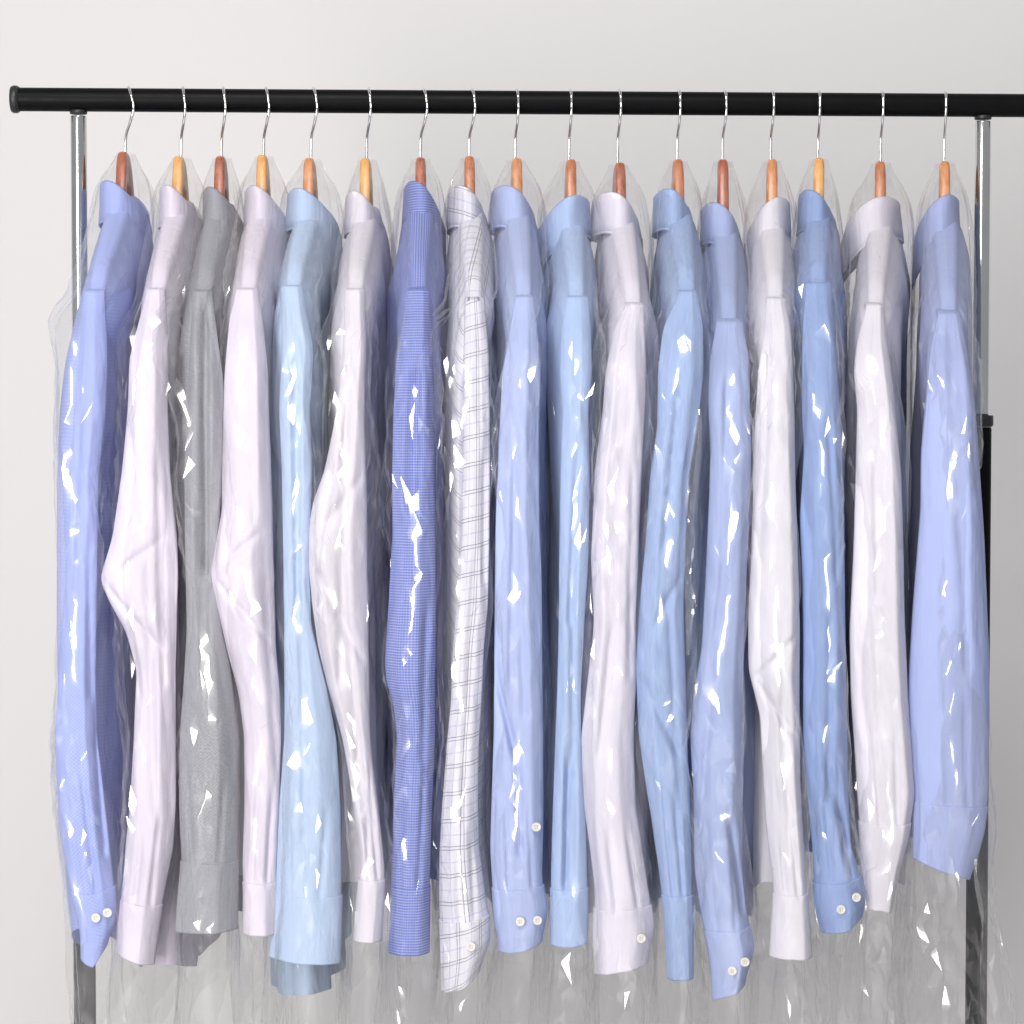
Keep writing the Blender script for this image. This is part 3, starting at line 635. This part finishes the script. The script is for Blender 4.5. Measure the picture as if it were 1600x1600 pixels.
def build_hanger(i, S):
    X0, d, p = S['X0'], S['d'], S['p']
    zw = float(atz(S['wx'], S['wy'], -0.005))
    root = empty('coat_hanger', (X0, 0, S['zs']), '%s wooden hanger of the %s' % (WLAB[S['wood']], HLAB[i]), 'hanger', 'wooden hangers on the rail')
    # hook
    sx, dx = S['hx'] - 1, S['hdx']
    pts = [(sx - .5, S['wy'] + 10, 0.0), (sx, S['wy'] - 4, 0.0), (sx + .3, 219, -0.0005), (sx + dx * .1 + .6, 208, -0.004), (sx + dx * .55 + 1, 192, -0.0110), (sx + dx + 1, 174, -0.0150),
           (sx + dx + 1, 161, -0.0138), (sx + dx * .75 + 1, 151, -0.0085), (sx + dx * .35 + 1, 148, 0.0), (sx + 1, 151, 0.0085), (sx - dx * .2 + 1, 160, 0.0138), (sx - dx * .25 + 1, 165, 0.0150)]
    W3 = []
    for x, y, Y in pts:
        w3 = at(x, y + (0 if Y == 0 and y > 200 else 0), Y); W3.append(w3)
    W3 = np.array(W3)
    # rest the bend on the rail whatever the pixel rounding
    for k in range(5, len(W3)):
        yz = W3[k, 1:] - np.array([0, RAIL_Z]); r = np.linalg.norm(yz); W3[k, 1:] = np.array([0, RAIL_Z]) + yz / r * max(r, RR + 0.0017) if r < RR + 0.0017 else W3[k, 1:]
    W3[8, 2] = RAIL_Z + RR + 0.0016
    v, f = tube(catmull(W3, 8), 0.00155, 12)
    new_mesh('hook', v, f, M_CHROME, root)
    # wooden arms, one bent bar
    aa = np.linspace(-0.160, 0.160, 141)
    ab = np.abs(aa)
    under = S['zn'] + (S['zs'] - S['zn']) * np.clip((ab - 0.045) / 0.155, 0, 1) ** 1.05 - 0.003
    peak = zw - 0.003 * (np.minimum(ab, .012) / 0.012) ** 2
    kk = sstep(0.010, 0.046, ab)
    zt = peak * (1 - kk) + under * kk
    hgt = 0.036 - 0.012 * sstep(0.03, 0.2, ab)
    hw = 0.0057 - 0.0007 * sstep(.04, .06, ab)
    n = 20
    th = np.linspace(0, 2 * np.pi, n, endpoint=False)
    cx = np.sign(np.cos(th)) * np.abs(np.cos(th)) ** 0.45; cz = np.sign(np.sin(th)) * np.abs(np.sin(th)) ** 0.45
    V = np.empty((len(aa), n, 3))
    bo = float((at(S['wx'], S['wy'], 0)[0] - X0)) 
    bo2 = float(atx(S['wx'], S['wb'], -0.045) - (X0 + 0.045 * d[0]))
    for k in range(len(aa)):
        b = hw[k] * cx + bo * (1 - min(1, ab[k] / .05)) * 0.8
        if aa[k] > 0: b = b + bo2 * 0 
        V[k, :, 0] = X0 + aa[k] * d[0] + b * p[0]; V[k, :, 1] = aa[k] * d[1] + b * p[1]
        V[k, :, 2] = zt[k] - hgt[k] / 2 + hgt[k] / 2 * cz
    grid('wooden_arm', V, WOODS[S['wood']], root, cap0=True, cap1=True)

# ------------------------------------------------------------------ plastic garment bags
def build_bag(i, S):
    nz, nz2, nz3 = Noise(400 + i), Noise(500 + i), Noise(600 + i)
    X0, d, p = S['X0'], S['d'], S['p']
    nu, nv = 400, 190
    q = np.linspace(-1, 1, nu, endpoint=False)
    ps = np.pi * (0.45 * q + 0.55 * q ** 3)
    zw = float(atz(S['wx'], S['wy'] + 4, 0))
    zcol = float(atz(S['hx'], S['ct'][0] - 4, -0.05))
    zs = S['zs']
    zb = float(atz(800, 1690, -0.24))
    # rings: denser on the shoulders
    z = np.concatenate([np.linspace(zw, zs, 50, endpoint=False), np.linspace(zs, zb, nv - 50)])
    An = np.interp(-z, [-zw, -(zw - .012), -zcol, -S['zn'], -zs, -(zs - .06), -zb], [.010, .022, .062, .085, .220, .272, .278])
    Af = np.interp(-z, [-zw, -(zw - .012), -zcol, -S['zn'], -zs, -(zs - .06), -zb], [.010, .022, .062, .085, .206, .232, .236])
    half = 0.5 * (S['ct'][2] - S['ct'][1]) * 0.00068
    Bb = np.interp(-z, [-zw, -(zw - .012), -zcol, -S['zn'], -zs, -zb], [.0085, .013, half * .98 + .002, half + .007, .033, .036])
    ks = np.ones(9) / 9
    sm = lambda v: np.convolve(np.pad(v, 4, mode='edge'), ks, 'valid')
    An, Af, Bb = sm(An), sm(Af), sm(Bb)
    An[0] = Af[0] = .009
    zc = z[:, None]; PS = ps[None, :]
    c_, s_ = np.cos(PS), np.sin(PS)
    e = 0.72
    A = np.where(c_ > 0, An[:, None], Af[:, None])
    a = A * np.sign(c_) * np.abs(c_) ** e
    sb = np.sign(s_) * np.abs(s_) ** e
    b = Bb[:, None] * sb
    X = X0 + a * d[0] + b * p[0]; Y = a * d[1] + b * p[1]; Z = zc + 0 * X
    # near end follows the sleeve
    yy = np.interp(-z, -S['az'], S['ay'])
    bg = np.array(S['bag'], float)
    jl = 6 * (nz.perlin(z * 11, 0.5) + 0.6); jr = 6 * (nz.perlin(z * 11, 7.5) + 0.6)
    loose = 1.15 + 0.45 * np.exp(-((yy - 600) / 190.0) ** 2)
    mL = (curve(bg[:, [0, 1]], yy, 12) + jl) * loose + 3; mR = (curve(bg[:, [0, 2]], yy, 12) + jr) * loose + 3
    # below the cuff the bag hangs straight and opens a little
    y1 = S['s'][-1][0]
    sL = np.interp(-z, -S['az'], S['aL']) - mL * .00064; sR = np.interp(-z, -S['az'], S['aR']) + mR * .00064
    tgt = 0.5 * (sL + sR)[:, None] + 0.5 * (sR - sL)[:, None] * sb
    k = sstep(0.05, 0.20, a) * sstep(zs + .03, zs - .02, zc) if False else sstep(0.05, 0.20, a) * (1 - sstep(zs - .02, zs + .03, zc))
    X = X * (1 - k) + tgt * k
    P = np.stack([X, Y, Z], -1)
    du = np.roll(P, -1, 1) - np.roll(P, 1, 1); dv = np.gradient(P, axis=0)
    nrm = np.cross(dv, du); nrm /= np.linalg.norm(nrm, axis=-1)[..., None] + 1e-9
    cen = np.stack([X0 + 0 * X, 0 * X, Z], -1)
    if (nrm * (P - cen)).sum() < 0: nrm = -nrm
    # resample the smooth bag with an irregular net of creases, dense at the near end
    Pw = np.concatenate([P, P[:, :1]], 1)
    arc = np.concatenate([np.zeros((nv, 1)), np.cumsum(np.linalg.norm(np.diff(Pw, axis=1), axis=-1), 1)], 1)
    per = arc[:, -1:]
    fr = arc / per - (arc[:, nu // 2:nu // 2 + 1] / per)             # 0 at the near tip, +-0.5 at the back
    Lp = 1.12
    dens = lambda x: np.where(np.abs(x) < 0.13, 1 / 0.0056, np.where(np.abs(x) < 0.24, 1 / 0.014, 1 / 0.026))
    xs = np.linspace(-Lp / 2, Lp / 2, 4001); cum = np.concatenate([[0], np.cumsum(dens(0.5 * (xs[1:] + xs[:-1])) * np.diff(xs))])
    nc = int(cum[-1]); uf = np.interp((np.arange(nc) + 0.5) / nc * cum[-1], cum, xs) / Lp
    cw = np.gradient(uf)
    # rows about 12 mm apart measured down the near edge
    pe = P[:, nu // 2]; pl_ = np.concatenate([[0], np.cumsum(np.linalg.norm(np.diff(pe, axis=0), axis=1))])
    nr = int(pl_[-1] / 0.0135)
    vi = np.interp(np.linspace(0, pl_[-1], nr), pl_, np.arange(nv))
    rs = np.random.RandomState(900 + i)
    VI = vi[:, None] + rs.uniform(-.42, .42, (nr, nc)) * np.gradient(vi)[:, None]
    VI[0] = 0; VI[-1] = nv - 1
    VI = np.clip(VI, 0, nv - 1.001)
    UF = uf[None, :] + (rs.uniform(-.36, .36, (nr, nc)) + 0.25 * ((np.arange(nr) % 2) * 2 - 1)[:, None]) * cw[None, :]
    UF = (UF + 0.5) % 1.0 - 0.5
    i0 = np.floor(VI).astype(int); fv = VI - i0
    def samp(G):
        out = np.zeros(VI.shape + (G.shape[-1],))
        for di, wgt in ((0, 1 - fv), (1, fv)):
            ii = np.minimum(i0 + di, nv - 1)
            for r in np.unique(ii):
                mk = ii == r
                row = G[r]
                for cc_ in range(G.shape[-1]):
                    out[..., cc_][mk] += (wgt[mk] * np.interp(UF[mk], fr[r], np.concatenate([row[:, cc_], row[:1, cc_]]) if len(row) == nu else row[:, cc_]))
        return out
    Q = samp(P); NN = samp(nrm); NN /= np.linalg.norm(NN, axis=-1)[..., None] + 1e-9
    s = UF * Lp; zz = Q[..., 2]
    aq = samp((a + 0 * P[..., 0])[..., None])[..., 0]
    y1c = float(atz(800, S['s'][-1][0], -0.23))
    lo_ = S.get('lowc', 0.7)
    low2 = lo_ + (1 - lo_) * sstep(y1c - .06, y1c, zz)
    near = sstep(0.10, 0.20, aq)
    msk = np.clip(nz3.perlin(s * 9 + 3, zz * 5) * 2.4 + 0.36 + 0.5 * np.exp(-((zz - (zs - .12)) / .11) ** 2), 0, 1)
    if 'mlow' in S: msk = np.maximum(msk, (1 - sstep(y1c - .02, y1c + .05, zz)) * S['mlow'])
    h = 0.0050 * nz.perlin(s * 13, zz * 1.4 + 40) + (0.3 + 0.7 * near) * 0.0050 * nz2.perlin(s * 26 + 4, zz * 7) * low2
    h = h + (0.3 + 0.7 * near) * low2 * 0.0055 * nz.facet(s * 24 + zz * 5 + 3, zz * 11) * (0.35 + 0.65 * msk)
    h = h + rs.uniform(-1, 1, (nr, nc)) * low2 * (0.00050 + 0.0023 * msk ** 1.6) * (0.35 + 0.65 * near)
    Q[..., 0] += (0.010 * nz2.perlin(zz * 4 + 3, 1.7) + 0.006 * nz3.perlin(zz * 9, aq * 4)) * (1 - sstep(y1c - .10, y1c + .03, zz))
    d0 = zw - zz
    h = h * (0.12 + 0.88 * sstep(0.0, 0.06, d0))
    Q = Q + NN * h[..., None]
    Q[-1, :, 2] += 0.014 * nz.perlin(s[-1] * 9, 3.3)
    idx = np.arange(nr * nc).reshape(nr, nc)
    A_, B_, C_, D_ = idx[:-1], idx[1:], np.roll(idx, -1, 1)[1:], np.roll(idx, -1, 1)[:-1]
    flip = rs.rand(nr - 1, nc) < 0.5
    t1 = np.where(flip[..., None], np.stack([A_, B_, C_], -1), np.stack([A_, B_, D_], -1)).reshape(-1, 3)
    t2 = np.where(flip[..., None], np.stack([A_, C_, D_], -1), np.stack([B_, C_, D_], -1)).reshape(-1, 3)
    o = new_mesh('garment_bag', Q, np.concatenate([t1, t2]).tolist(), M_FILM, None, np.stack([s, zz], -1))
    o.data.set_sharp_from_angle(angle=math.radians(20))
    me = o.data
    base = np.array([X0, 0, zb])
    co = np.empty(len(me.vertices) * 3); me.vertices.foreach_get('co', co)
    me.vertices.foreach_set('co', (co.reshape(-1, 3) - base).ravel()); me.update()
    o.location = base
    if i == 11:                                          # gathered pleat of film between this bag and the next
        rows = [(640,1092,6),(670,1091,12),(710,1088,18),(750,1083,20),(790,1078,20),(812,1079,10),(836,1077,19),(872,1075,16),(900,1074,9),(930,1078,15),(965,1077,13),(1000,1076,8),(1030,1075,3)]
        rr_ = np.array(rows, float); yy_ = np.arange(640, 1031, 8.0); cx = np.interp(yy_, rr_[:, 0], rr_[:, 1]); wd = np.interp(yy_, rr_[:, 0], rr_[:, 2])
        rs2 = np.random.RandomState(4); G = []
        for y_, c_x, w_ in zip(yy_, cx, wd):
            row = []; tw = rs2.uniform(-.35, .35) * (y_ > 790)
            for k_ in range(7):
                f_ = k_ / 6 - 0.5
                row.append(at(c_x + f_ * w_ + 0.6 * rs2.uniform(-1, 1), y_, -0.268 - f_ * w_ * .00064 * (0.36 + tw) + 0.0011 * math.cos(k_ * 2.1 + y_ * .008) + 0.0003 * rs2.uniform(-1, 1)))
            G.append(row)
        grid('film_fold', np.array(G), M_FOLD, o, np.zeros((len(yy_), 7, 2)), closed=False).data.set_sharp_from_angle(angle=math.radians(20))
    o['label'] = 'clear crinkled plastic bag over the ' + HLAB[i]
    o['category'] = 'garment bag'; o['group'] = 'clear garment bags over the shirts'

import os
for i, S in enumerate(SHIRTS):
    build_shirt(i, S)
    build_hanger(i, S)
    build_bag(i, S)

# ------------------------------------------------------------------ light
world = bpy.data.worlds.new('World'); sc.world = world; world.use_nodes = True
bg = world.node_tree.nodes['Background']; bg.inputs[0].default_value = (0.93, 0.94, 1.0, 1); bg.inputs[1].default_value = 0.37

def area(name, loc, target, sx, sy, power, col=(1, 1, 1)):
    L = bpy.data.lights.new(name, 'AREA'); L.shape = 'RECTANGLE'; L.size = sx; L.size_y = sy; L.energy = power; L.color = col
    o = bpy.data.objects.new(name, L); COL.objects.link(o); o.location = loc
    o.rotation_euler = (Vector(target) - Vector(loc)).to_track_quat('-Z', 'Y').to_euler()
    return o
area('key_softbox', (-1.15, -2.65, 1.25), (0.0, 0, 1.12), 0.48, 1.45, 64, (1.0, 0.975, 0.95))
area('fill_softbox', (-0.35, -2.1, 3.1), (0.0, -0.1, 1.35), 0.8, 0.8, 54, (1.0, 0.97, 0.95))

# ------------------------------------------------------------------ camera object
cam = bpy.data.cameras.new('camera'); co = bpy.data.objects.new('camera', cam); COL.objects.link(co)
co.matrix_world = Matrix(((rt[0], up[0], -fw[0], CAM[0]), (rt[1], up[1], -fw[1], CAM[1]), (rt[2], up[2], -fw[2], CAM[2]), (0, 0, 0, 1)))
cam.sensor_width = 36; cam.sensor_fit = 'HORIZONTAL'; cam.lens = 36 * F / 1600; cam.clip_end = 60; cam.clip_start = 0.05
sc.camera = co

sc.view_settings.view_transform = 'Standard'; sc.view_settings.look = 'None'; sc.view_settings.exposure = 0; sc.view_settings.gamma = 1
sc.cycles.transparent_max_bounces = 64
sc.cycles.max_bounces = 5; sc.cycles.diffuse_bounces = 4; sc.cycles.glossy_bounces = 2; sc.cycles.transmission_bounces = 3
sc.cycles.use_adaptive_sampling = True; sc.cycles.adaptive_threshold = 0.03
sc.cycles.use_denoising = True
sc.cycles.sample_clamp_indirect = 4.0
sc.cycles.caustics_reflective = False; sc.cycles.caustics_refractive = False
